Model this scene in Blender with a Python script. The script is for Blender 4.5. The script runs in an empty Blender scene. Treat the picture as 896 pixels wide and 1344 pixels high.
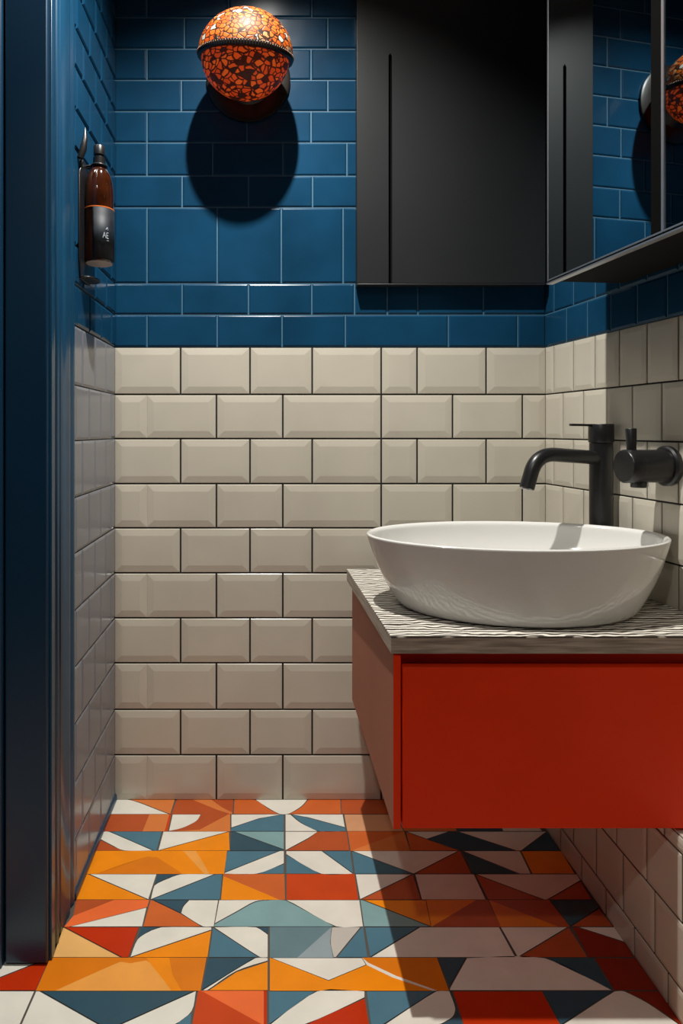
import bpy, bmesh, math, random
from mathutils import Vector, Matrix
random.seed(7)
C = bpy.context.scene.collection
PI = math.pi
# ---------------------------------------------------------------- camera numbers (metres)
F = 840.0; VX, VY = 350.0, 565.0; CW, CZ = 1.75, 1.01      # focal px, principal point, camera distance to back wall, height
def V(x, w, z): return Vector((x, -w, z))                    # w = distance from the back wall towards the viewer
def zc(py, w): return CZ + (VY-py)*(CW-w)/F
def xc(px, w): return (px-VX)*(CW-w)/F
def wallx(w): return .7625 + .107*w                          # the right wall splays out towards the viewer

# ---------------------------------------------------------------- materials
def mat(name, col, rough=.4, metal=0, coat=0, spec=.5):
    m = bpy.data.materials.new(name); m.use_nodes = True
    b = m.node_tree.nodes['Principled BSDF']
    b.inputs['Base Color'].default_value = (*col, 1)
    b.inputs['Roughness'].default_value = rough
    b.inputs['Metallic'].default_value = metal
    b.inputs['Coat Weight'].default_value = coat
    b.inputs['Coat Roughness'].default_value = .08
    b.inputs['Specular IOR Level'].default_value = spec
    return m
def nd(m, t): return m.node_tree.nodes.new(t)
def lk(m, a, b): m.node_tree.links.new(a, b)
def bsdf(m): return m.node_tree.nodes['Principled BSDF']
def mottle(m, col, amt=.12, scale=6, bump=.0, bscale=8, det=3):
    """subtle colour variation and uneven glaze"""
    tc = nd(m, 'ShaderNodeTexCoord')
    n = nd(m, 'ShaderNodeTexNoise'); n.inputs['Scale'].default_value = scale; n.inputs['Detail'].default_value = det
    lk(m, tc.outputs['Object'], n.inputs['Vector'])
    r = nd(m, 'ShaderNodeValToRGB')
    r.color_ramp.elements[0].position = .3; r.color_ramp.elements[1].position = .7
    r.color_ramp.elements[0].color = (*[c*(1-amt) for c in col], 1)
    r.color_ramp.elements[1].color = (*[min(1, c*(1+amt)) for c in col], 1)
    lk(m, n.outputs['Fac'], r.inputs['Fac']); lk(m, r.outputs['Color'], bsdf(m).inputs['Base Color'])
    if bump:
        n2 = nd(m, 'ShaderNodeTexNoise'); n2.inputs['Scale'].default_value = bscale; n2.inputs['Detail'].default_value = 1
        lk(m, tc.outputs['Object'], n2.inputs['Vector'])
        bp = nd(m, 'ShaderNodeBump'); bp.inputs['Strength'].default_value = bump; bp.inputs['Distance'].default_value = .01
        lk(m, n2.outputs['Fac'], bp.inputs['Height']); lk(m, bp.outputs['Normal'], bsdf(m).inputs['Normal'])
    return m
M = {}
def mk(name, col, rough=.4, **k):
    mo = {q: k.pop(q) for q in ('amt','scale','bump','bscale','det') if q in k}
    M[name] = mat(name, col, rough, **k)
    if mo: mottle(M[name], col, **mo)
    return M[name]
mk('cream_tile', (.55,.51,.425), .22, amt=.05, scale=5, bump=.10, bscale=7)
mk('shaded_white_tile', (.20,.21,.235), .22, amt=.08, scale=4, bump=.12, bscale=7)  # white tiles of the left wall, their shade put into the colour
mk('blue_tile', (.006,.047,.103), .24, spec=.2, amt=.22, scale=5, bump=.14, bscale=9)
mk('dark_grout', (.012,.011,.012), .9)
mk('blue_grout', (.05,.14,.22), .55)
mk('navy_paint', (.004,.030,.068), .3, amt=.1, scale=3)
mk('blue_paint', (.007,.050,.105), .3, amt=.1, scale=4)
mk('ceiling_paint', (.55,.54,.52), .8)
mk('plain_wall', (.10,.11,.13), .7)
mk('cabinet_black', (.016,.018,.019), .38, amt=.1, scale=3)
mk('slot_black', (.002,.002,.002), .8, spec=.05)
mk('black_metal', (.010,.010,.011), .34, amt=.2, scale=60)
mk('chrome', (.75,.75,.77), .38, metal=1)
mk('carcass_matte', (.006,.006,.007), .8, spec=.2)
mk('mirror_glass', (.46,.52,.54), .015, metal=1)
mk('ceramic', (.74,.73,.70), .12, coat=.4)
mk('red_lacquer', (.88,.040,.002), .45, amt=.04, scale=4, spec=.2)
mk('dimmed_red_lacquer', (.40,.155,.095), .62, amt=.05, scale=4, spec=.25)  # outer side of the red vanity, dim light put into its colour
mk('dark_inside', (.02,.008,.006), .8)
mk('base_reflection', (.55,.48,.42), .4)  # light reflected under the bottle, painted as a pale colour
mk('amber_edge', (.75,.17,.03), .25)
mk('letter_white', (.5,.55,.6), .5)
mk('lamp_rim', (.012,.009,.007), .35)
mk('bead_metal', (.10,.05,.03), .3, metal=.3)
# amber glass
m = M['amber_glass'] = mat('amber_glass', (.16,.035,.008), .06, coat=1)
bsdf(m).inputs['Transmission Weight'].default_value = .35
mottle(m, (.05,.011,.003), .6, 25)
m = M['bottle_label'] = mat('bottle_label', (.012,.020,.03), .55, spec=.3)
mottle(m, (.007,.011,.017), .6, 40)
# worktop: carved wave top
m = M['worktop_top'] = mat('worktop_top', (.5,.47,.42), .4)
tc = nd(m,'ShaderNodeTexCoord'); mp = nd(m,'ShaderNodeMapping'); mp.inputs['Scale'].default_value = (.8, 1, 1)
ms = nd(m,'ShaderNodeTexWave'); ms.wave_type='BANDS'; ms.bands_direction='Y'; ms.inputs['Scale'].default_value=24; ms.inputs['Distortion'].default_value=4.5
ms.inputs['Detail'].default_value=.6; ms.inputs['Detail Scale'].default_value=1.9; ms.inputs['Detail Roughness'].default_value=.4
lk(m, tc.outputs['Object'], mp.inputs['Vector']); lk(m, mp.outputs['Vector'], ms.inputs['Vector'])
rp = nd(m,'ShaderNodeValToRGB'); rp.color_ramp.elements[0].position=.34; rp.color_ramp.elements[0].color=(.05,.04,.032,1)
rp.color_ramp.elements[1].position=.62; rp.color_ramp.elements[1].color=(.84,.79,.70,1)
mr = nd(m,'ShaderNodeMapRange'); mr.inputs['From Min'].default_value=0; mr.inputs['From Max'].default_value=1
lk(m, ms.outputs['Fac'], mr.inputs['Value']); lk(m, mr.outputs['Result'], rp.inputs['Fac']); lk(m, rp.outputs['Color'], bsdf(m).inputs['Base Color'])
bp = nd(m,'ShaderNodeBump'); bp.inputs['Strength'].default_value=.5; bp.inputs['Distance'].default_value=.003
lk(m, mr.outputs['Result'], bp.inputs['Height']); lk(m, bp.outputs['Normal'], bsdf(m).inputs['Normal'])
# worktop: wood-grain edge
m = M['worktop_edge'] = mat('worktop_edge', (.2,.17,.14), .5)
tc = nd(m,'ShaderNodeTexCoord'); mp = nd(m,'ShaderNodeMapping'); mp.inputs['Scale'].default_value = (9, 9, 160)
n1 = nd(m,'ShaderNodeTexNoise'); n1.inputs['Scale'].default_value = 1.4; n1.inputs['Detail'].default_value = 6
lk(m, tc.outputs['Object'], mp.inputs['Vector']); lk(m, mp.outputs['Vector'], n1.inputs['Vector'])
rp = nd(m,'ShaderNodeValToRGB'); rp.color_ramp.elements[0].position=.32; rp.color_ramp.elements[0].color=(.22,.18,.145,1)
rp.color_ramp.elements[1].position=.68; rp.color_ramp.elements[1].color=(.50,.43,.36,1)
lk(m, n1.outputs['Fac'], rp.inputs['Fac']); lk(m, rp.outputs['Color'], bsdf(m).inputs['Base Color'])
# mosaic glass of the wall lamp
def mosaic(name, cols, dark, thr, scale, emit, squash=(1,1,1.0)):
    m = mat(name, cols[0], .5, coat=.05, spec=.3)
    tc = nd(m,'ShaderNodeTexCoord'); mp = nd(m,'ShaderNodeMapping'); mp.inputs['Scale'].default_value = squash
    nz = nd(m,'ShaderNodeTexNoise'); nz.inputs['Scale'].default_value = scale*.45
    mx = nd(m,'ShaderNodeMix'); mx.data_type='VECTOR'; mx.inputs['Factor'].default_value=.018
    lk(m, tc.outputs['Object'], mp.inputs['Vector']); lk(m, mp.outputs['Vector'], nz.inputs['Vector'])
    lk(m, mp.outputs['Vector'], mx.inputs[4]); lk(m, nz.outputs['Color'], mx.inputs[5])
    v = nd(m,'ShaderNodeTexVoronoi'); v.feature='DISTANCE_TO_EDGE'; v.inputs['Scale'].default_value=scale
    v2 = nd(m,'ShaderNodeTexVoronoi'); v2.feature='F1'; v2.inputs['Scale'].default_value=scale
    lk(m, mx.outputs[1], v.inputs['Vector']); lk(m, mx.outputs[1], v2.inputs['Vector'])
    sp = nd(m,'ShaderNodeSeparateColor'); lk(m, v2.outputs['Color'], sp.inputs[0])
    cr = nd(m,'ShaderNodeValToRGB'); cr.color_ramp.interpolation='CONSTANT'
    els = cr.color_ramp.elements
    els[0].position=0; els[0].color=(*cols[0],1); els[1].position=1/len(cols); els[1].color=(*cols[1],1)
    for i in range(2, len(cols)):
        e = els.new(i/len(cols)); e.color=(*cols[i],1)
    lk(m, sp.outputs[0], cr.inputs['Fac'])
    st = nd(m,'ShaderNodeMapRange'); st.inputs['From Min'].default_value=thr*.6; st.inputs['From Max'].default_value=thr*1.3
    lk(m, v.outputs['Distance'], st.inputs['Value'])
    mc = nd(m,'ShaderNodeMix'); mc.data_type='RGBA'; mc.inputs[6].default_value=(*dark,1)
    lk(m, st.outputs['Result'], mc.inputs['Factor']); lk(m, cr.outputs['Color'], mc.inputs[7])
    lk(m, mc.outputs[2], bsdf(m).inputs['Base Color'])
    lk(m, mc.outputs[2], bsdf(m).inputs['Emission Color']); bsdf(m).inputs['Emission Strength'].default_value=emit
    bp = nd(m,'ShaderNodeBump'); bp.inputs['Strength'].default_value=.4; bp.inputs['Distance'].default_value=.002
    lk(m, st.outputs['Result'], bp.inputs['Height']); lk(m, bp.outputs['Normal'], bsdf(m).inputs['Normal'])
    return m
M['mosaic_upper'] = mosaic('mosaic_upper', [(.56,.11,.012),(.52,.075,.007),(.60,.15,.02),(.60,.125,.012),(.56,.24,.09),(.50,.08,.008),(.56,.12,.012),(.54,.09,.009),(.60,.13,.014),(.48,.46,.40)], (.03,.010,.005), .10, 72, .10, (1,1,1.3))
M['mosaic_lower'] = mosaic('mosaic_lower', [(.66,.07,.008),(.05,.008,.004),(.58,.05,.006),(.70,.095,.01),(.54,.05,.006),(.64,.07,.01),(.62,.06,.008),(.58,.06,.01),(.03,.010,.008)], (.045,.007,.003), .11, 62, .48, (1,1,1.6))
# floor glaze colours
FC = dict(w=(.80,.77,.68), r=(.46,.085,.022), o=(.90,.27,.006), n=(.035,.085,.12), b=(.075,.185,.25), t=(.23,.39,.40),
          d=(.52,.032,.004), c=(.86,.16,.04), p=(.86,.48,.16), l=(.86,.36,.07), k=(.68,.20,.05), e=(.26,.018,.004),
          g=(.14,.23,.26), f=(.55,.52,.47), q=(.74,.20,.008), m=(.62,.13,.028), h=(.66,.33,.17), v=(.30,.37,.40), s=(.58,.06,.008))
for k_, c_ in FC.items(): mk('floor_glaze_'+{'w':'white','r':'rust','o':'orange','n':'navy','b':'blue','t':'teal','d':'red','c':'coral','p':'peach','l':'light_orange','k':'copper','e':'oxblood','g':'slate','f':'stone','q':'deep_orange','m':'terracotta','h':'tan','v':'mist','s':'vermilion'}[k_], c_, .24, amt=.06, scale=14, bump=.06, bscale=12); FC[k_] = list(M.values())[-1]; bsdf(FC[k_]).inputs['Specular IOR Level'].default_value = .3
mk('floor_grout', (.10,.085,.07), .9)

# ---------------------------------------------------------------- mesh helpers
def link(name, bm, m, parent=None, smooth=False, bevel=0, seg=2, angle=35, recalc=True):
    if recalc: bmesh.ops.recalc_face_normals(bm, faces=bm.faces)
    me = bpy.data.meshes.new(name); bm.to_mesh(me); bm.free()
    o = bpy.data.objects.new(name, me); C.objects.link(o)
    for x in (m if isinstance(m, (list, tuple)) else [m]): me.materials.append(x)
    if bevel:
        b = o.modifiers.new('bevel', 'BEVEL'); b.width = bevel; b.segments = seg; b.limit_method = 'ANGLE'; b.angle_limit = math.radians(angle)
        b.harden_normals = False
    if smooth or bevel:
        for p in me.polygons: p.use_smooth = True
        try: me.set_sharp_from_angle(angle=math.radians(40))
        except Exception: pass
    if parent is not None:
        o.parent = parent; o.matrix_parent_inverse = Matrix.Translation(-parent.location)
    return o
def thing(name, label, cat, loc, group=None):
    o = bpy.data.objects.new(name, None); C.objects.link(o); o.location = loc; o.empty_display_size = .05
    o['label'] = label; o['category'] = cat
    if group: o['group'] = group
    return o
def struct(o, label=None):
    o['kind'] = 'structure'
    if label: o['label'] = label
    return o
def prism(bm, pts, a, b, mi=0):
    """solid from polygon pts swept between offsets a and b (both Vectors)"""
    lo = [bm.verts.new(p+a) for p in pts]; hi = [bm.verts.new(p+b) for p in pts]
    n = len(pts); fs = [bm.faces.new(lo), bm.faces.new(hi[::-1])]
    for i in range(n): fs.append(bm.faces.new((lo[i], lo[(i+1)%n], hi[(i+1)%n], hi[i])))
    for f in fs: f.material_index = mi
    return fs
def box(bm, x0, x1, w0, w1, z0, z1, mi=0):
    return prism(bm, [V(x0,w0,z0), V(x1,w0,z0), V(x1,w1,z0), V(x0,w1,z0)], Vector((0,0,0)), Vector((0,0,z1-z0)), mi)
def lathe(bm, prof, origin, axis=Vector((0,0,1)), n=48, sx=1, sy=1, mi=0, cap=True):
    """prof: list of (radius, height along axis)"""
    q = Vector((0,0,1)).rotation_difference(axis.normalized())
    rings = []
    for r, h in prof:
        rings.append([bm.verts.new(origin + q @ Vector((r*sx*math.cos(2*PI*i/n), r*sy*math.sin(2*PI*i/n), h))) for i in range(n)])
    for a, b in zip(rings, rings[1:]):
        for i in range(n):
            f = bm.faces.new((a[i], a[(i+1)%n], b[(i+1)%n], b[i])); f.material_index = mi
    if cap:
        for r in (rings[0], rings[-1]):
            try: f = bm.faces.new(r); f.material_index = mi
            except ValueError: pass
    return rings
def tube(bm, pts, rad, n=20, mi=0):
    rings = []; prev = None
    for i, p in enumerate(pts):
        t = (pts[min(i+1, len(pts)-1)] - pts[max(i-1, 0)]).normalized()
        if prev is None:
            s = t.orthogonal().normalized()
        else:
            s = (prev - t*prev.dot(t)).normalized()
        prev = s; u = t.cross(s)
        r = rad[i] if isinstance(rad, list) else rad
        rings.append([bm.verts.new(p + s*math.cos(2*PI*k/n)*r + u*math.sin(2*PI*k/n)*r) for k in range(n)])
    for a, b in zip(rings, rings[1:]):
        for k in range(n): bm.faces.new((a[k], a[(k+1)%n], b[(k+1)%n], b[k])).material_index = mi
    bm.faces.new(rings[0]).material_index = mi; bm.faces.new(rings[-1]).material_index = mi

# ---------------------------------------------------------------- tiled walls
def tile(bm, O, U, N, u0, u1, z0, z1, gap, bev, h1, h2, mi, gl=None, gr=None):
    """one glazed tile with a bevelled edge, on a plane O + u*U + z*Z, standing out along N"""
    gl = gap/2 if gl is None else gl; gr = gap/2 if gr is None else gr
    a0, a1, c0, c1 = u0+gl, u1-gr, z0+gap/2, z1-gap/2
    if a1-a0 < .004 or c1-c0 < .004: return
    bev = min(bev, (a1-a0)*.3, (c1-c0)*.3)
    def P(u, z, h): return bm.verts.new(O + U*u + Vector((0,0,z)) + N*h)
    def ring(i, h): return [P(a0+i, c0+i, h), P(a1-i, c0+i, h), P(a1-i, c1-i, h), P(a0+i, c1-i, h)]
    R = [ring(0, .0), ring(0, h1*.6), ring(.0012, h1), ring(bev, h2), ]
    for p, q in zip(R, R[1:]):
        for k in range(4): bm.faces.new((p[k], p[(k+1)%4], q[(k+1)%4], q[k])).material_index = mi
    bm.faces.new(R[-1]).material_index = mi
def pz(py): return (1050-py)/480.0
ZW = [pz(y) for y in (1050, 990.5, 931, 870, 811, 752, 693, 635, 576, 518, 456)]           # white rows, floor up
ZB = [pz(y) for y in (456, 413.5, 372.5, 273, 231.5, 188, 147, 106, 65, 24, -17, -58, -99, -140, -181)]  # blue rows
CEIL = 2.62
Z3 = Vector((0,0,1))
# --- back wall
bm = bmesh.new()
box(bm, -.56, .90, -.12, 0, -.05, CEIL, 0)
for f in bm.faces: f.material_index = 0
O, U, N = V(0,0,0), Vector((1,0,0)), Vector((0,-1,0))
odd = [237,328,409.5,500,547,637.5]; even = [193,284,371,500,593.5,685]
for r in range(10):
    up = 9-r                                  # 0 = topmost white row
    js = [150] + (odd if up % 2 == 0 else even) + [716]
    for a, b in zip(js, js[1:]):
        soft = .0
        tile(bm, O, U, N, (a-350)/480, (b-350)/480, ZW[r], ZW[r+1], .0045, .019, .0028, .0052, 1,
             gl=0 if a == 193 else None, gr=0 if b == 193 else None)
blue = [[193,285,370,453,588,679], [239,326,409,465,508,548,634], [193,285,369,450,540,630], [239,326,410,500,590], [193,279,371,455,545,640],
        [193,324,408,500,590], [238,345,430,520,610], [193,300,408,500,590], [242,345,430,520,610], [193,300,409,500,600]]
for r in range(len(ZB)-1):
    js = [150] + blue[r % len(blue)] + [716]
    for a, b in zip(js, js[1:]):
        tile(bm, O, U, N, (a-350)/480, (b-350)/480, ZB[r], ZB[r+1], .0035, .004, .0022, .0034, 2)
for f in bm.faces:
    if f.material_index == 0 and f.calc_center_median().y > -.0001: pass
# blue grout sheet above the band, dark grout below
prism(bm, [V(-.4167,0,ZB[0]), V(.7625,0,ZB[0]), V(.7625,0,CEIL), V(-.4167,0,CEIL)], Vector((0,0,0)), Vector((0,-.0008,0)), 3)
struct(link('wall_back', bm, [M['dark_grout'], M['cream_tile'], M['blue_tile'], M['blue_grout']]), 'back wall, cream bevelled tiles below a field of blue brick tiles')
# --- left wall
LX = -.4167
bm = bmesh.new()
box(bm, LX-.10, LX, 0, .532, -.05, CEIL, 0)
O, U, N = V(LX,0,0), Vector((0,-1,0)), Vector((1,0,0))
rows = [.0] + ZW[1:]
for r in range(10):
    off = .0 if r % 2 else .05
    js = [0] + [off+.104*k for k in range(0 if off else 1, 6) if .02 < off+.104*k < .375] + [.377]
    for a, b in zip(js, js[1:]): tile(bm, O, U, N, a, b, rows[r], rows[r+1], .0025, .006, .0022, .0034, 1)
for r in range(len(ZB)-1):
    off = .0 if r % 2 else .05
    js = [0] + [off+.104*k for k in range(0 if off else 1, 6) if .02 < off+.104*k < .375] + [.377]
    for a, b in zip(js, js[1:]): tile(bm, O, U, N, a, b, ZB[r], ZB[r+1], .0035, .006, .003, .005, 2)
struct(link('wall_left', bm, [M['dark_grout'], M['shaded_white_tile'], M['blue_tile']]), 'narrow left wall, white glazed tiles coloured grey for shade, below blue tiles')
bm = bmesh.new()
prism(bm, [V(LX,.0,0), V(LX+.008,.0,0), V(LX+.008,.0,.014), V(LX+.005,.0,.019), V(LX,.0,.020)], Vector((0,0,0)), Vector((0,-.377,0)))
struct(link('baseboard_left', bm, M['blue_paint'], bevel=.002))
# --- right wall (splayed)
d = Vector((.107, -1, 0)).normalized(); sl = math.sqrt(1+.107**2)
O, U = V(.7625,0,0), d; N = Vector((-1, -.107, 0)).normalized()
WR = 2.45
bm = bmesh.new()
prism(bm, [V(.7625,0,-.05), V(wallx(WR),WR,-.05), V(wallx(WR)+.14,WR,-.05), V(.7625+.14,0,-.05)], Vector((0,0,0)), Vector((0,0,CEIL+.05)), 0)
for r in range(10):
    up = 9-r
    off = .043 if up % 2 == 0 else .086
    js = [0] + [off+.0886*k for k in range(30) if off+.0886*k < WR-.02] + [WR]
    for a, b in zip(js, js[1:]): tile(bm, O, U, N, a*sl, b*sl, ZW[r], ZW[r+1], .0035, .012, .0026, .0042, 1)
for r in range(len(ZB)-1):
    off = .043 if r % 2 else .012
    js = [0] + [off+.0886*k for k in range(30) if .02 < off+.0886*k < WR-.02] + [WR]
    for a, b in zip(js, js[1:]): tile(bm, O, U, N, a*sl, b*sl, ZB[r], ZB[r+1], .0035, .004, .0022, .0034, 2)
prism(bm, [V(.7625,0,ZB[0]), V(wallx(WR),WR,ZB[0]), V(wallx(WR),WR,CEIL), V(.7625,0,CEIL)], Vector((0,0,0)), N*.0008, 3)
struct(link('wall_right', bm, [M['dark_grout'], M['cream_tile'], M['blue_tile'], M['blue_grout']]), 'right wall, cream tiles with blue tiles above them')
# --- tiled boxing at the foot of the right wall
BX = .706
bm = bmesh.new()
prism(bm, [V(BX,.0,0), V(BX,WR,0), V(wallx(WR)-.001,WR,0), V(.7615,.0,0)], Vector((0,0,0)), Vector((0,0,.318)), 0)
O, U, N = V(BX,0,0), Vector((0,-1,0)), Vector((-1,0,0))
zs = [0,.058,.1735,.290,.3185]
for r in range(4):
    off = [.010,.074,.050,.0][r]
    js = [0] + [off+.1025*k for k in range(30) if .02 < off+.1025*k < WR-.02] + [WR]
    for a, b in zip(js, js[1:]): tile(bm, O, U, N, a, b, zs[r], zs[r+1], .0038, .008, .0022, .0034, 1)
prism(bm, [V(BX,.0,.318), V(BX,WR,.318), V(wallx(WR)-.001,WR,.318), V(.7615,.0,.318)], Vector((0,0,0)), Vector((0,0,.002)), 1)
struct(link('wall_lower_right', bm, [M['dark_grout'], M['cream_tile']]), 'low cream-tiled boxing along the foot of the right wall')
# --- enclosing walls, ceiling
bm = bmesh.new(); box(bm, -1.25, LX-.10, .434, .532, -.05, CEIL, 0)
struct(link('wall_left_front', bm, M['plain_wall']))
bm = bmesh.new(); box(bm, -1.35, -1.25, .434, WR, -.05, CEIL, 0)
struct(link('wall_side', bm, M['plain_wall']))
bm = bmesh.new(); box(bm, -1.35, 1.2, WR, WR+.1, -.05, CEIL, 0)
struct(link('wall_front', bm, M['plain_wall']))
bm = bmesh.new(); box(bm, -1.35, 1.25, -.12, WR+.1, CEIL, CEIL+.1, 0)
struct(link('ceiling', bm, M['ceiling_paint']))

# ---------------------------------------------------------------- patterned floor
B = [1050, 1069.5, 1092, 1117.5, 1148, 1182, 1217.5, 1258, 1301.5, 1347]
W9 = [CW - F*CZ/(b-VY) for b in B]; W9[0] = 0.0
def fp(r, x, v):
    y = B[r] + (B[r+1]-B[r])*v
    w = CW - F*CZ/(y-VY); w = max(w, 0.0)
    return ((x-VX)*(CW-w)/F, w)
R = {}
R[0] = ["w 151,0 168,0 185,.25 205,.65 223,1 145,1", "k 168,0 230,0 224,1 223,1 205,.65 185,.25",
 "R 232,0 252,0 285,.7 304,1 225,1", "K 252,0 277,0 290,.5 305,.9 304,1 285,.7", "R 277,0 306,0 305,.9 290,.5",
 "m 307,0 334,0 352,.6 367,1 306,1", "w 334,0 404,0 395,.5 378,1 367,1 352,.6", "m 404,0 447,0 448,1 378,1 395,.5",
 "r 447,0 506,0 510,1 448,1", "m 506,0 578,0 584,1 510,1", "w 578,0 640,0 652,1 584,1", "b 640,0 686,0 693,1 652,1"]
R[1] = ["R 145,0 196,0 187,1 137,1", "K 196,0 222,0 216,1 187,1", "S 222,0 225,0 220,1 216,1",
 "w 226,0 264,0 258,.4 240,.8 221,1", "R 264,0 300,0 262,.9 221,1 240,.8 258,.4", "K 300,0 302,0 302,1 225,1 262,.9",
 "w 303,0 371,0 340,.25 303,.8", "b 371,0 373,0 373,1 302,1 303,.8 340,.25",
 "w 374,0 381,0 395,.5 418,1 374,1", "b 381,0 405,.2 453,.78 454,1 418,1 395,.5", "w 381,0 450,0 453,.78 405,.2",
 "h 451,0 520,0 530,1 455,1", "k 520,0 590,0 600,1 530,1", "n 590,0 650,0 660,1 600,1", "w 650,0 693,0 712,1 660,1"]
R[2] = ["w 136,0 143,0 202,1 163,1 148,.75 131,.4", "b 143,0 213,0 206,1 202,1", "r 131,.4 148,.75 163,1 125,1",
 "w 214,0 301,0 207,1", "o 301,0 302,1 207,1", "t 306,0 373,0 373,.95", "n 303,0 306,0 373,.95 373,1 301,1",
 "w 374,0 418,0 405,.35 374,1", "r 418,0 455,0 459,1 374,1 405,.35",
 "M 456,0 530,0 460,1", "K 530,0 538,1 460,1", "m 532,0 560,.4 605,1 538,1", "w 532,0 590,0 560,.4",
 "n 560,.4 588,0 600,0 678,1 605,1", "w 600,0 718,0 684,1 678,1", "n 718,0 735,1 684,1"]
R[3] = ["O 126,0 200,0 193,.25 125,1 112,1", "Q 125,1 160,.6 193,.25 206,.28 240,1", "O 200,0 240,0 268,1 240,1 206,.28 193,.25",
 "L 240,0 257,0 275,1 268,1", "O 257,0 298,0 294,1 275,1",
 "b 297,0 367,0 294,.95", "w 367,0 373,0 373,.55 337,1 294,1 294,.95", "b 373,.55 373,1 337,1",
 "b 375,.15 421,1 375,1", "w 375,0 422,0 464,1 421,1 375,.15", "b 422,0 460,0 464,1",
 "b 461,0 543,1 465,1", "w 461,0 602,0 543,1", "r 602,0 604,0 619,1 543,1",
 "n 606,0 682,1 620,1", "w 606,0 682,0 697,1 682,1", "o 683,0 737,0 755,1 698,1"]
R[4] = ["w 116,0 206,0 195,1", "o 112,0 116,0 195,1 97,1", "n 206,0 237,0 222,.15 210,.3 202,.45",
 "w 237,0 283,0 197,1 202,.45 210,.3 222,.15", "b 283,0 292,0 289,1 197,1",
 "O 293,.08 367,1 290,1", "M 293,0 373,0 374,1 367,1 293,.08", "S 376,0 420,0 470,1 376,1", "S 420,0 465,0 470,1",
 "w 466,0 542,0 472,1", "r 542,0 553,1 472,1", "w 544,0 622,0 638,1 553,1",
 "r 623,0 714,1 640,1", "w 623,0 757,0 762,.25 718,1 714,1", "r 762,.25 777,1 718,1"]
R[5] = ["R 100,0 150,0 96,.6", "C 150,0 196,0 193,.27 90,1 84,1 96,.6", "w 193,.27 187,1 90,1",
 "m 197,0 200,0 237,.5 266,1 187,1", "n 200,0 248,0 240,.25 237,.5", "w 248,0 287,0 281,1 266,1 237,.5 240,.25",
 "w 287,0 352,0 334,.08 310,.45 281,.9", "t 281,.9 310,.45 334,.08 352,0 373,0 385,.15 441,1 280,1", "w 373,0 472,0 477,1 441,1 385,.15",
 "o 476,0 559,0 566,1", "t 472,0 476,0 566,1 477,1", "O 559,0 625,0 566,1", "R 625,0 640,0 657,1 566,1",
 "Q 641,0 733,1 657,1", "R 641,0 720,0 748,1 733,1", "n 721,0 778,0 786,.3 748,1", "r 786,.3 805,1 748,1"]
R[6] = ["d 83,0 183,0 169,1 160,1", "p 83,0 160,1 66,1", "n 184,0 212,0 195,.15 180,.4", "w 212,0 278,0 278,.1 170,1 180,.4 195,.15",
 "o 278,.1 273,1 170,1", "b 279,0 341,1 273,1", "w 279,0 336,0 352,.25 352,1 341,1", "n 336,0 353,0 352,.25",
 "G 354,0 435,0 390,1 354,1", "V 435,0 433,.5 437,1 390,1", "f 435,0 474,0 441,1 437,1 433,.5", "b 474,0 477,0 483,1 441,1",
 "b 478,0 551,0 485,1", "w 551,0 655,0 677,1 485,1", "w 656,0 746,0 679,1", "r 746,0 772,1 679,1",
 "w 757,0 806,0 820,.5", "e 750,0 757,0 820,.5 833,1 772,1"]
R[7] = ["w -60,0 66,0 0,.6 -44,1 -60,1", "d 66,0 47,1 -44,1 0,.6",
 "Q 66,0 192,0 196,.15 192,.08 171,.17 158,.12 130,.4 72,1 47,1", "L 72,1 130,.4 158,.12 171,.17 192,.08 196,.15 212,.6 225,1",
 "O 192,0 222,0 226,.5 238,1 225,1 212,.6 196,.15", "Q 222,0 271,0 263,1 238,1 226,.5",
 "n 272,0 335,0 264,1", "w 335,0 352,0 352,.1 310,.42 272,1 264,1", "o 352,.1 352,1 272,1 310,.42",
 "w 354,0 475,0 481,.22 431,.7", "O 354,0 431,.7 481,.22 515,.6 568,1 354,1", "W 475,0 483,.15 520,.55 574,1 568,1 515,.6 481,.22",
 "Q 475,0 573,0 589,1 574,1 520,.55 483,.15", "n 574,0 612,0 590,.9", "w 612,0 714,0 805,1 589,1 590,.9", "n 714,0 779,0 805,1",
 "e 779,0 834,0 866,1 806,1"]
R[8] = ["w -60,0 46,0 26,1 -60,1", "w 47,0 52,0 132,1 27,1", "n 52,0 256,0 155,1 132,1", "w 256,0 258,0 252,.6 228,1 155,1", "b 252,.6 251,1 228,1",
 "C 264,0 346,0 346,1", "S 260,0 264,0 346,1 252,1", "D 346,0 350,0 350,1 346,1",
 "b 352,0 416,0 352,1", "w 416,0 479,0 479,.2 398,1 352,1", "d 479,.2 485,1 398,1",
 "b 480,0 572,0 502,1 486,1", "w 572,0 590,0 598,.5 595,.75 575,1 502,1", "n 590,0 593,0 608,1 575,1 595,.75 598,.5",
 "d 593,0 711,0 736,1 608,1", "n 711,0 806,0 736,1", "w 806,0 818,0 850,.35 893,1 736,1", "e 818,0 866,0 897,1 893,1 850,.35"]
polys = []
for r in R:
    for s in R[r]:
        a = s.split(); polys.append((a[0], [fp(r, float(p.split(',')[0]), float(p.split(',')[1])) for p in a[1:]]))
edgeW = W9[-1]; step = .0735
first = list(polys)
w = edgeW; k = 0                                            # the pattern runs on towards the doorway
bands = []
src = [3,5,4,6,2,7,8]
while w < WR:
    r = src[k % len(src)]; h = W9[r+1]-W9[r]
    for c, pts in [(s.split()[0], [fp(r, float(p.split(',')[0]), float(p.split(',')[1])) for p in s.split()[1:]]) for s in R[r]]:
        if min(p[0] for p in pts) < -.43 : continue
        polys.append((c, [(p[0], p[1]-W9[r]+w) for p in pts]))
    w += h; k += 1
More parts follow.
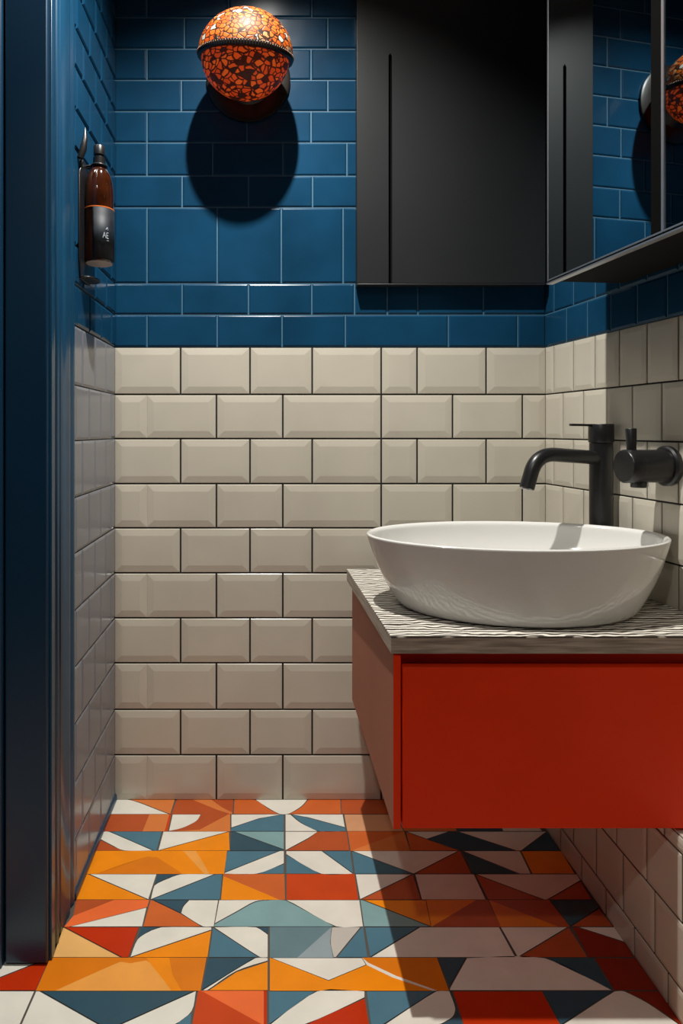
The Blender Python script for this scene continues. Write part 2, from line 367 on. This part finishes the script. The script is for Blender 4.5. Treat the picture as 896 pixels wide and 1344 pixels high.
# plain geometric tiles left of the doorway corner
w = W9[7]; k = 0
while w < WR:
    x = -.4167 - .0 if w > W9[8]+.03 else -.60
    while x > -1.25:
        x1 = max(x-.15, -1.25); h = min(.0735, WR-w)
        ca, cb = random.choice(['wb','wr','on','wd','wo','tn','kw'])
        if random.random() < .5: polys += [(ca, [(x1,w),(x,w),(x1,w+h)]), (cb, [(x,w),(x,w+h),(x1,w+h)])]
        else: polys += [(ca, [(x1,w),(x,w),(x,w+h)]), (cb, [(x1,w),(x,w+h),(x1,w+h)])]
        x = x1
    w += .0735; k += 1
bm = bmesh.new()
keys = list(FC)
def shrink(pts, t):
    n = len(pts); A = sum(pts[i][0]*pts[(i+1)%n][1]-pts[(i+1)%n][0]*pts[i][1] for i in range(n))
    if A < 0: pts = pts[::-1]
    out = []
    for i in range(n):
        p0, p1, p2 = Vector(pts[i-1]), Vector(pts[i]), Vector(pts[(i+1)%n])
        e1, e2 = p1-p0, p2-p1
        if e1.length < 1e-6 or e2.length < 1e-6: out.append(p1); continue
        e1.normalize(); e2.normalize()
        n1, n2 = Vector((-e1.y, e1.x)), Vector((-e2.y, e2.x))
        b = n1+n2
        if b.length < 1e-4: out.append(p1); continue
        b.normalize(); s = t/max(.3, b.dot(n1)); out.append(p1+b*s)
    return out
def rounded(pts):
    n = len(pts); P = [Vector(p) for p in pts]; sm = []
    for i in range(n):
        a, b = P[i]-P[i-1], P[(i+1)%n]-P[i]
        sm.append(a.length > 1e-5 and b.length > 1e-5 and a.angle(b) < math.radians(48))
    out = []
    for i in range(n):
        j = (i+1) % n; out.append(tuple(P[i]))
        if not (sm[i] or sm[j]): continue
        p0 = P[i-1] if sm[i] else P[i]; p3 = P[(j+1)%n] if sm[j] else P[j]
        for t in (.25, .5, .75):
            a = .5*(2*P[i] + (P[j]-p0)*t + (2*p0-5*P[i]+4*P[j]-p3)*t*t + (3*P[i]-p0-3*P[j]+p3)*t**3)
            lin = P[i].lerp(P[j], t); dv = a-lin; L = (P[j]-P[i]).length
            if dv.length > .06*L: dv *= .06*L/dv.length
            out.append(tuple(lin+dv))
    return out
box(bm, -1.35, 1.25, -.12, WR+.1, -.08, 0, len(keys))
for c, pts in polys:
    if len(pts) > 4 and c.islower(): pts = rounded(pts)
    q = shrink(pts, .0013) if c.islower() else [Vector(p) for p in pts]; c = c.lower()
    xlim = BX-.001
    vs = [V(min(p.x, xlim), max(min(p.y, WR), .0005), .0016) for p in q]
    lo = [V(v.x, -v.y, 0) for v in vs]
    try:
        top = [bm.verts.new(v) for v in vs]; f = bm.faces.new(top); f.material_index = keys.index(c)
        bot = [bm.verts.new(v) for v in lo]
        for i in range(len(top)):
            g = bm.faces.new((bot[i], bot[(i+1)%len(top)], top[(i+1)%len(top)], top[i])); g.material_index = len(keys)
    except ValueError: pass
struct(link('floor', bm, [FC[k] for k in keys]+[M['floor_grout']], recalc=True), 'floor of small tiles patterned with orange, white, blue and rust shapes')

# ---------------------------------------------------------------- doorway on the left: moulded casing and navy door
bm = bmesh.new()
prof = [(w_, t_*.5) for w_, t_ in [(.377,0),(.377,.010),(.386,.013),(.392,.010),(.400,.004),(.408,.010),(.414,.0125),(.422,.0125),(.432,.0095),(.468,.0095),(.474,.001),(.478,.001),(.484,.012),(.490,.015),(.496,.012),(.500,.002),(.504,.002),(.510,.014),(.520,.016),(.533,.016),(.533,0)]]
prism(bm, [V(LX+t, w, .0) for w, t in prof], Vector((0,0,.002)), Vector((0,0,CEIL)))
struct(link('trim_1', bm, M['blue_paint'], bevel=.0006, seg=1), 'blue moulded door casing with vertical grooves on the left wall')
def X_at(px): return (px-350)*(CW-.54)/F
bm = bmesh.new(); box(bm, X_at(7.5), LX+.0035, .5335, .545, .006, CEIL)
struct(link('door_1', bm, M['navy_paint'], bevel=.003), 'flat dark navy door panel at the left edge')
bm = bmesh.new()
prism(bm, [V(-.60,.533,0), V(-.60,.560,0), V(-.515,.560,0), V(-.510,.553,0), V(X_at(5),.553,0), V(X_at(5)+.001,.533,0)], Vector((0,0,.002)), Vector((0,0,CEIL)))
struct(link('trim_2', bm, M['navy_paint'], bevel=.002))

# ---------------------------------------------------------------- wall-hung vanity
y0, y1 = .1225, .652
CT = .6575; CB = .6285
cab = thing('vanity_cabinet', 'red wall-hung vanity cabinet with its side coloured for dim light under the wavy worktop', 'cabinet', V(.5,.4,.3263))
xl = .217
bm = bmesh.new()
prism(bm, [V(xl+.019,y0,0), V(xl+.019,y1-.042,0), V(wallx(y1-.042)-.012,y1-.042,0), V(wallx(y0)-.012,y0,0)], Vector((0,0,.330)), Vector((0,0,CB-.001)))
link('carcass', bm, M['dark_inside'], cab)
bm = bmesh.new()
box(bm, xl, xl+.0125, y0, y1, .3263, CB-.004)
for f in bm.faces: f.material_index = 1 if f.normal.length and False else 0
bmesh.ops.recalc_face_normals(bm, faces=bm.faces)
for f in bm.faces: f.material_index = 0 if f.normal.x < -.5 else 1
link('side_panel', bm, [M['dimmed_red_lacquer'], M['red_lacquer']], cab)['label'] = 'side panel with a red front edge, outer face coloured for dim light'
bm = bmesh.new()
box(bm, xl+.0160, wallx(y1)-.02, y1-.020, y1-.001, .3263, .6035)
link('drawer_front', bm, M['red_lacquer'], cab, bevel=.0015)
bm = bmesh.new(); box(bm, xl+.0160, wallx(y1)-.02, y1-.040, y1-.034, .590, CB-.0012)  # added recess imitating the worktop's shadow along the drawer top
link('shade_rail', bm, M['red_lacquer'], cab, bevel=.001)
bm = bmesh.new()
prism(bm, [V(xl+.0125,y0,0), V(xl+.0125,y1-.021,0), V(wallx(y1-.021)-.013,y1-.021,0), V(wallx(y0)-.013,y0,0)], Vector((0,0,.3263)), Vector((0,0,.3299)))
link('bottom_panel', bm, M['red_lacquer'], cab)

top = thing('worktop', 'grey worktop with carved wavy top and wood-grain edge under the basin', 'worktop', V(.5,.4,CB))
bm = bmesh.new()
pts = [V(.2035,y0,0), V(.2125,y1+.004,0), V(wallx(y1+.004)-.006,y1+.004,0), V(wallx(y0)-.006,y0,0)]
prism(bm, pts, Vector((0,0,CB)), Vector((0,0,CT-.0022)))
link('edge_band', bm, M['worktop_edge'], top)
bm = bmesh.new()
prism(bm, pts, Vector((0,0,CT-.0022)), Vector((0,0,CT)))
link('wavy_surface', bm, M['worktop_top'], top)['label'] = 'pale wavy carved surface'

# ---------------------------------------------------------------- basin
bx, bw = .500, .456
bas = thing('vessel_basin', 'white oval ceramic basin standing on the wavy worktop', 'basin', V(bx,bw,CT))
bm = bmesh.new()
HT = .1395
# outer profile: (ax, aw, height)
def lerp(a, b, t): return a+(b-a)*t
outer = []
for t in [0,.02,.06,.12,.2,.3,.42,.55,.68,.8,.9,.96,1.0]:
    e = t**.85 if t > 0 else 0
    bow = .005*math.sin(PI*min(1, t))
    outer.append((lerp(.228,.297,e)+bow, lerp(.162,.181,e)+bow*.7, HT*t))
outer[0] = (.226,.160,.0); outer[1] = (.2285,.1625,.0035)
lip = [(.2975,.1815,HT+.003), (.294,.178,HT+.0055), (.290,.174,HT+.0045), (.2865,.1705,HT+.001)]
inner = [(lerp(.285,.16,1-math.cos(s)), lerp(.169,.085,1-math.cos(s)), HT-.002-(.105)*math.sin(s)) for s in [0,.1,.25,.42,.6,.8,1.0,1.2,1.4,1.5]]
inner += [(.12,.06,.0335),(.06,.045,.0325),(.022,.022,.032)]
prof = outer+lip+inner
nn = 96; rings = []
for a, b, h in prof:
    rings.append([bm.verts.new(V(bx+a*math.cos(2*PI*i/nn), bw+b*math.sin(2*PI*i/nn), CT+h)) for i in range(nn)])
for A_, B_ in zip(rings, rings[1:]):
    for i in range(nn): bm.faces.new((A_[i], A_[(i+1)%nn], B_[(i+1)%nn], B_[i]))
bm.faces.new(rings[0]); bm.faces.new(rings[-1])
o = link('bowl', bm, M['ceramic'], bas, smooth=True)
ss = o.modifiers.new('sub', 'SUBSURF'); ss.levels = 1; ss.render_levels = 1
bm = bmesh.new(); lathe(bm, [(.0,.0305),(.021,.0305),(.021,.0345),(.018,.036),(.006,.037),(.0,.037)], V(bx,bw,CT+.001), n=32, cap=False)
link('drain', bm, M['black_metal'], bas, smooth=True)

# ---------------------------------------------------------------- tall tap
tx, tw = .757, .300
tp = thing('basin_tap', 'tall matt black tap with curved spout behind the basin', 'tap', V(tx,tw,CT))
RB = .0245
bm = bmesh.new(); lathe(bm, [(.029,0),(.029,.004),(RB,.006),(RB,.324)], V(tx,tw,CT), n=40)
link('body', bm, M['black_metal'], tp, smooth=True)
bm = bmesh.new(); lathe(bm, [(RB*.94,.3245),(RB*1.04,.3255),(RB*1.08,.3275),(RB*1.08,.3655),(RB*1.04,.3672),(.001,.3672)], V(tx,tw,CT), n=40)
link('cap', bm, M['black_metal'], tp, smooth=True)
ztop = CT+.3645
bm = bmesh.new(); e = V(.757-.080, .322, ztop+.0005)
a = V(tx-.015, tw+.002, ztop-.0005); dd = (e-a).normalized(); sd = dd.cross(Z3).normalized()*.0042
prism(bm, [a+sd, a-sd, e-sd, e+sd], Vector((0,0,-.0024)), Vector((0,0,.0028)))
link('lever', bm, M['black_metal'], tp, bevel=.001)
# spout
sz = zc(600, tw); A = V(tx, tw, sz-.002); E = V(xc(691,.37), .37, zc(641,.37)); K = V(xc(704,.365), .365, zc(595,.365))
K0 = A.lerp(K, .72); K1 = K.lerp(E, .55)
pp = [A.lerp(K0, i/8) for i in range(8)]
for i in range(17):
    t = i/16; pp.append(K0*(1-t)**2 + K*2*t*(1-t) + K1*t*t)
pp += [K1.lerp(E, i/4) for i in range(1, 5)]
bm = bmesh.new(); tube(bm, pp, .0155, 24)
link('spout', bm, M['black_metal'], tp, smooth=True)
bm = bmesh.new(); tt = (E-K1).normalized(); tube(bm, [E-tt*.002, E+tt*.003], .0125, 20)
link('aerator', bm, M['chrome'], tp, smooth=True)

# ---------------------------------------------------------------- wall mixer
vw = .463; vz = zc(612, vw+.01); nrm = Vector((-1, -.107, 0)).normalized()
base = V(wallx(vw), vw, vz)+nrm*.0035
mv = thing('wall_valve', 'round black shower valve with upright lever on the right wall', 'valve', base)
bm = bmesh.new(); lathe(bm, [(.039,0),(.0405,.002),(.0405,.010),(.037,.013)], base, nrm, 48)
link('escutcheon', bm, M['black_metal'], mv, smooth=True)
bm = bmesh.new(); lathe(bm, [(.033,.012),(.033,.0715),(.0335,.072),(.0335,.096),(.0315,.0985),(.001,.0985)], base, nrm, 48)
link('body', bm, M['black_metal'], mv, smooth=True)
bm = bmesh.new(); lb = base+nrm*.081+Vector((0,0,.028)); lathe(bm, [(.0085,0),(.0105,.046),(.0095,.0475),(.001,.0475)], lb, Vector((-.03,0,1)), 24)
link('lever', bm, M['black_metal'], mv, smooth=True)
bm = bmesh.new(); lb = base+nrm*.066+Vector((0,0,-.030)); 
lathe(bm, [(.0145,0),(.0145,-.011),(.0135,-.0125),(.001,-.0125)], lb, Vector((0,0,1)), 24)
link('outlet', bm, M['black_metal'], mv, smooth=True)
bm = bmesh.new(); lathe(bm, [(.003,0),(.003,-.010),(.001,-.011)], base+nrm*.048+Vector((0,0,-.031)), Vector((0,0,1)), 12)
link('stud', bm, M['chrome'], mv, smooth=True)['label'] = 'small bright metal stud'

# ---------------------------------------------------------------- black wall cabinet
cd = .035
x0, x1 = xc(468, cd), xc(716, cd); zb = zc(372, cd); zt = 2.30
bc = thing('wall_cabinet', 'slim black wall cabinet with vertical finger groove on the blue tiles', 'cabinet', V(.5,0,zb))
bm = bmesh.new(); box(bm, x0+.001, x1-.001, .004, .022, zb, zt)
link('carcass', bm, M['cabinet_black'], bc, bevel=.001)
g0, g1 = xc(510.2, cd), xc(514.2, cd); zg = zc(70, cd)
bm = bmesh.new()
ol = [(x0,zb),(g0,zb),(g0,zg-.006),((g0+g1)/2,zg),(g1,zg-.006),(g1,zb),(x1,zb),(x1,zt),(x0,zt)]
prism(bm, [V(x, .024, z) for x, z in ol], Vector((0,0,0)), Vector((0,-(cd-.024),0)))
link('door', bm, M['cabinet_black'], bc, bevel=.0012)
bm = bmesh.new(); box(bm, g0-.004, g1+.004, .0221, .0239, zb+.003, zg)
link('finger_groove', bm, M['slot_black'], bc)
bm = bmesh.new(); box(bm, x0+.001, x1-.001, .010, cd+.0005, zb-.0045, zb-.0005)
link('bottom_strip', bm, M['cabinet_black'], bc, bevel=.0008)

# ---------------------------------------------------------------- mirror cabinet on the right wall
w0 = .35; X0 = xc(718, w0); zmb = zc(371, w0); zmt = 2.20
mb = thing('mirror_cabinet', 'mirrored cabinet with chrome edges and black stile on the right wall', 'mirror', V(.7,.7,zmb))
def mp_(t, h=0): return V(X0, w0, 0) + Vector((.107,-1,0))*t + nrm*h
LEN = .80
bm = bmesh.new()
thick = (wallx(w0)-X0)*nrm.x*-1-.006
prism(bm, [mp_(0,-.004), mp_(LEN,-.004), mp_(LEN,-thick), mp_(0,-thick)], Vector((0,0,zmb+.003)), Vector((0,0,zmt)))
link('carcass', bm, M['carcass_matte'], mb)
for (a_, b_) in ((.004,.3215), (.3525,LEN-.004)):
    bm = bmesh.new(); prism(bm, [mp_(a_,0), mp_(b_,0), mp_(b_,-.0039), mp_(a_,-.0039)], Vector((0,0,zmb+.006)), Vector((0,0,zmt-.003)))
    link('mirror_door', bm, M['mirror_glass'], mb)
for (a_, b_, h) in ((0,.0038,.0006), (.3465,.352,.002), (LEN-.0038,LEN,.0006)):
    bm = bmesh.new(); prism(bm, [mp_(a_,h), mp_(b_,h), mp_(b_,-.0039), mp_(a_,-.0039)], Vector((0,0,zmb+.003)), Vector((0,0,zmt)))
    link('chrome_edge', bm, M['chrome'], mb)
bm = bmesh.new(); prism(bm, [mp_(.322,.0012), mp_(.346,.0012), mp_(.346,-.0039), mp_(.322,-.0039)], Vector((0,0,zmb+.006)), Vector((0,0,zmt)))
link('stile', bm, M['slot_black'], mb)
for (za, zb_, h, mm_) in ((.0028,.0055,.001,'chrome'), (-.0042,-.0012,.002,'chrome'), (-.0012,.0028,-.001,'slot_black')):
    bm = bmesh.new(); prism(bm, [mp_(0,h), mp_(LEN,h), mp_(LEN,-.0065 if za > 0 else -.012), mp_(0,-.0065 if za > 0 else -.012)], Vector((0,0,zmb+za)), Vector((0,0,zmb+zb_)))
    link('bottom_rail', bm, M[mm_], mb)

# ---------------------------------------------------------------- mosaic globe wall lamp
lw = .125; lx = xc(322, lw); lz = zc(75, lw)
lamp = thing('wall_lamp', 'orange mosaic glass globe lamp with dark beaded band on blue tiles', 'lamp', V(lx,.0,lz))
RX, RY, RZ = .121, .112, .107
TILT = math.radians(13); ROLL = math.radians(4)
def lp(v):           # unit-sphere frame -> world (tilted, slightly squashed globe)
    c, s = math.cos(TILT), math.sin(TILT)
    x, y, z = v
    # rotate about X so the front of the band dips
    x, z = x*math.cos(ROLL)+z*math.sin(ROLL), z*math.cos(ROLL)-x*math.sin(ROLL)
    y2 = y*c - z*s; z2 = y*s + z*c
    return Vector((lx + x*RX, -lw + y2*RY, lz + z2*RZ))
def cap_mesh(a0, a1, scale=1.0, nth=28, nph=72):
    bm = bmesh.new(); rings = []
    for i in range(nth+1):
        a = a0 + (a1-a0)*i/nth
        if abs(abs(a)-PI/2) < 1e-6: rings.append([bm.verts.new(lp((0,0,scale*math.sin(a))))]); continue
        rings.append([bm.verts.new(lp((scale*math.cos(a)*math.cos(2*PI*k/nph), scale*math.cos(a)*math.sin(2*PI*k/nph), scale*math.sin(a)))) for k in range(nph)])
    for A_, B_ in zip(rings, rings[1:]):
        for k in range(nph):
            if len(B_) == 1: bm.faces.new((A_[k], A_[(k+1)%nph], B_[0]))
            elif len(A_) == 1: bm.faces.new((A_[0], B_[(k+1)%nph], B_[k]))
            else: bm.faces.new((A_[k], A_[(k+1)%nph], B_[(k+1)%nph], B_[k]))
    return bm
link('upper_shade', cap_mesh(.05, PI/2), M['mosaic_upper'], lamp, smooth=True)
link('lower_shade', cap_mesh(-PI/2, -.03, .93), M['mosaic_lower'], lamp, smooth=True)
bm = bmesh.new(); nph = 72
sec = [(.88,-.075),(.965,-.08),(1.0,-.06),(1.012,.0),(1.005,.045),(.985,.06),(.88,.062)]
rings = [[bm.verts.new(lp((r_*math.cos(2*PI*k/nph), r_*math.sin(2*PI*k/nph), h_))) for k in range(nph)] for r_, h_ in sec]
rings.append(rings[0])
for A_, B_ in zip(rings, rings[1:]):
    for k in range(nph): bm.faces.new((A_[k], A_[(k+1)%nph], B_[(k+1)%nph], B_[k]))
band = link('band', bm, M['lamp_rim'], lamp, smooth=True)
bm = bmesh.new()
for k in range(110):
    a = 2*PI*k/110; p = lp((1.012*math.cos(a), 1.012*math.sin(a), .012))
    if p.y < -.03: bmesh.ops.create_icosphere(bm, subdivisions=1, radius=.0019, matrix=Matrix.Translation(p) @ Matrix.Diagonal((.8,.8,1.6,1)))
bd = link('beading', bm, M['bead_metal'], band, smooth=True); bd.matrix_parent_inverse = Matrix.Identity(4); bd.parent = band; bd.matrix_parent_inverse = Matrix.Translation(-lamp.location) if False else band.matrix_world.inverted_safe()
bd['kind'] = 'stuff'
bm = bmesh.new()
lathe(bm, [(.108,0),(.114,.003),(.114,.008),(.108,.011),(.070,.012),(.045,.05),(.04,.06)], V(lx+.004,.004,lz+.005), Vector((0,-1,0)), 64)
link('back_plate', bm, M['lamp_rim'], lamp, smooth=True)

# ---------------------------------------------------------------- soap bottle in its holder on the left wall
sx_, sw = -.3795, .300
zb0, zb1, zsh = 1.388, 1.535, 1.604
RBT = .0325
hold = thing('bottle_holder', 'black wall holder carrying the amber bottle on the left wall', 'holder', V(LX,sw,1.36))
bm = bmesh.new()
prism(bm, [V(LX+.0055, sw-.028, 1.344), V(LX+.0055, sw+.045, 1.344), V(LX+.0055, sw+.055, 1.385), V(LX+.0055, sw+.055, 1.575), V(LX+.0055, sw+.030, 1.612), V(LX+.0055, sw-.008, 1.612), V(LX+.0055, sw-.028, 1.58)], Vector((0,0,0)), Vector((.004,0,0)))
link('back_plate', bm, M['black_metal'], hold, bevel=.001)
bm = bmesh.new()
n = 24; arc = [V(LX+.0095, sw-.030, 0)] + [V(LX+.014+.024*math.sin(PI*i/n), sw-.034*math.cos(PI*i/n), 0) for i in range(n+1)] + [V(LX+.0095, sw+.045, 0)]
prism(bm, arc, Vector((0,0,1.348)), Vector((0,0,1.3525)))
link('lower_shelf', bm, M['black_metal'], hold, bevel=.001)
bm = bmesh.new()
tube(bm, [V(sx_+.0355*math.cos(a), sw+.0355*math.sin(a), 1.401) for a in [PI+ PI*.25*0 - 2*PI*i/40 for i in range(0, 0)]] or [V(LX+.009, sw+.052, 1.605), V(LX+.016, sw+.052, 1.625), V(LX+.019, sw+.048, 1.650), V(LX+.018, sw+.044, 1.675)], [.007,.0075,.0055,.0008], 14)
link('hook', bm, M['black_metal'], hold, smooth=True)
bm = bmesh.new()
ringr = .0145
pts = [V(sx_+ringr*1.1*math.cos(a), sw+ringr*1.1*math.sin(a), 1.608) for a in [PI-PI*.1-(2*PI-.2*PI)*i/32 for i in range(33)]]
pts = [V(LX+.009, sw+.005, 1.606)] + pts + [V(LX+.009, sw-.005, 1.606)]
tube(bm, pts, .0026, 10)
link('neck_ring', bm, M['black_metal'], hold, smooth=True)

bot = thing('soap_bottle', 'amber glass soap bottle with black cap held on the left wall', 'bottle', V(sx_,sw,zb0))
bm = bmesh.new()
pf = [(.0300,0),(.0315,.002),(RBT,.006),(RBT,zb1-zb0)]
for i in range(1, 11):
    t = i/10; pf.append((RBT*math.cos(t*PI/2*.80)**.9 if t < 1 else .0115, (zb1-zb0)+(zsh-zb1)*math.sin(t*PI/2*.95)))
pf[-1] = (.0115, zsh-zb0); pf.append((.0115, zsh-zb0+.006))
lathe(bm, pf, V(sx_,sw,zb0), n=48)
link('bottle_body', bm, M['amber_glass'], bot, smooth=True)
bm = bmesh.new(); lathe(bm, [(.0295,-.0012),(.0295,.0)], V(sx_,sw,zb0), n=40)
link('base', bm, M['base_reflection'], bot, smooth=True)['label'] = 'round underside with reflected light put into its pale colour'
bm = bmesh.new()
na = 40; rl = RBT+.0006
a0, a1 = math.radians(-150), math.radians(100)        # angle 0 = +X, 90 = towards the viewer
for i in range(na):
    p, q = a0+(a1-a0)*i/na, a0+(a1-a0)*(i+1)/na
    bm.faces.new([bm.verts.new(V(sx_+rl*math.cos(p), sw+rl*math.sin(p), z)) if s == 0 else bm.verts.new(V(sx_+rl*math.cos(q), sw+rl*math.sin(q), z)) for s, z in ((0,1.393),(1,1.393),(1,1.506),(0,1.506))])
bmesh.ops.remove_doubles(bm, verts=bm.verts, dist=1e-5)
o = link('label', bm, M['bottle_label'], bot, smooth=True, recalc=False)
sm = o.modifiers.new('thickness', 'SOLIDIFY'); sm.thickness = .0006
bm = bmesh.new(); lathe(bm, [(rl-.0004,0),(rl+.0006,.0002),(rl+.0006,.0022),(rl-.0004,.0024)], V(sx_,sw,1.5065), n=48, cap=False)
link('label_rim', bm, M['amber_edge'], bot, smooth=True)['label'] = 'thin orange line at the top of the label'
bm = bmesh.new()
lathe(bm, [(.0135,0),(.0135,.020),(.0105,.022),(.0105,.026),(.0125,.027),(.0125,.046),(.011,.048),(.001,.048)], V(sx_,sw,zsh+.002), n=32)
link('cap', bm, M['black_metal'], bot, smooth=True)
# lettering on the label: A E with a small mark above (as far as the photograph shows it)
bm = bmesh.new()
def lab(u, z): return V(sx_+(rl+.0012)*math.cos(u), sw+(rl+.0012)*math.sin(u), z)
def stroke(u0, z0, u1, z1, t=.0007):
    tube(bm, [lab(u0+(u1-u0)*i/4, z0+(z1-z0)*i/4) for i in range(5)], t, 6)
ub = math.radians(62); lw_ = .19; zl = 1.438; hh = .012
stroke(ub, zl, ub-lw_/2, zl+hh); stroke(ub-lw_, zl, ub-lw_/2, zl+hh); stroke(ub-lw_*.25, zl+hh*.4, ub-lw_*.75, zl+hh*.4)
ue = ub-lw_*1.35
stroke(ue, zl, ue, zl+hh); stroke(ue, zl, ue-lw_*.7, zl); stroke(ue, zl+hh*.5, ue-lw_*.6, zl+hh*.5); stroke(ue, zl+hh, ue-lw_*.7, zl+hh)
stroke(ue+.05, zl+hh+.007, ue-.05, zl+hh+.012); stroke(ue-.05, zl+hh+.012, ue-.08, zl+hh+.006)
stroke(ue, zl-.005, ue-lw_*.8, zl-.005, .0005)
link('lettering', bm, M['letter_white'], bot)

# ---------------------------------------------------------------- ceiling downlight and an added fill light
def downlight(x, w, target, power, half, blend, rad, col, label):
    t = thing('ceiling_key_or_fill', label, 'light', V(x,w,CEIL))
    bm = bmesh.new(); lathe(bm, [(.047,.0),(.050,-.003),(.050,-.006),(.036,-.007),(.034,-.003),(.034,-.001)], V(x,w,CEIL-.0005), n=40, cap=False)
    link('ring', bm, M['chrome'], t, smooth=True)
    bm = bmesh.new(); lathe(bm, [(.033,-.0005),(.033,-.002)], V(x,w,CEIL-.0005), n=32)
    em = mat('lens_glow', (1,1,1), .5); bsdf(em).inputs['Emission Color'].default_value = (*col,1); bsdf(em).inputs['Emission Strength'].default_value = 6
    link('lens', bm, em, t, smooth=True)
    L = bpy.data.lights.new('key_or_fill_beam', 'SPOT'); L.energy = power; L.spot_size = 2*math.radians(half); L.spot_blend = blend; L.shadow_soft_size = rad; L.color = col
    o = bpy.data.objects.new('key_or_fill_beam', L); C.objects.link(o)
    p = V(x,w,CEIL-.02); o.location = p; o.rotation_euler = (Vector(target)-p).to_track_quat('-Z','Y').to_euler()
    return o
downlight(-.01, .66, V(.02,.42,0), 180, 53, .9, .016, (1,.97,.91), 'ceiling downlight above the wall lamp')
downlight(-.45, 2.25, V(.18,.10,.30), 46, 22, .7, .05, (1,.95,.88), 'added fill light nearer the doorway')  # unseen fill lamp, added to brighten the vanity front and lower walls

wd = bpy.data.worlds.new('World'); bpy.context.scene.world = wd; wd.use_nodes = True
wd.node_tree.nodes['Background'].inputs[0].default_value = (.5,.55,.6,1); wd.node_tree.nodes['Background'].inputs[1].default_value = .02

cam = bpy.data.cameras.new('camera'); co = bpy.data.objects.new('camera', cam); C.objects.link(co)
co.location = V(0, CW, CZ); co.rotation_euler = (PI/2, 0, 0)
cam.sensor_fit = 'VERTICAL'; cam.sensor_height = 36; cam.lens = 36*F/1344
cam.shift_x = (448-VX)/1344; cam.shift_y = -(672-VY)/1344
cam.clip_start = .01
S = bpy.context.scene; S.camera = co
S.view_settings.view_transform = 'Standard'; S.view_settings.look = 'None'; S.view_settings.exposure = 0; S.view_settings.gamma = 1
S.view_settings.use_curve_mapping = False
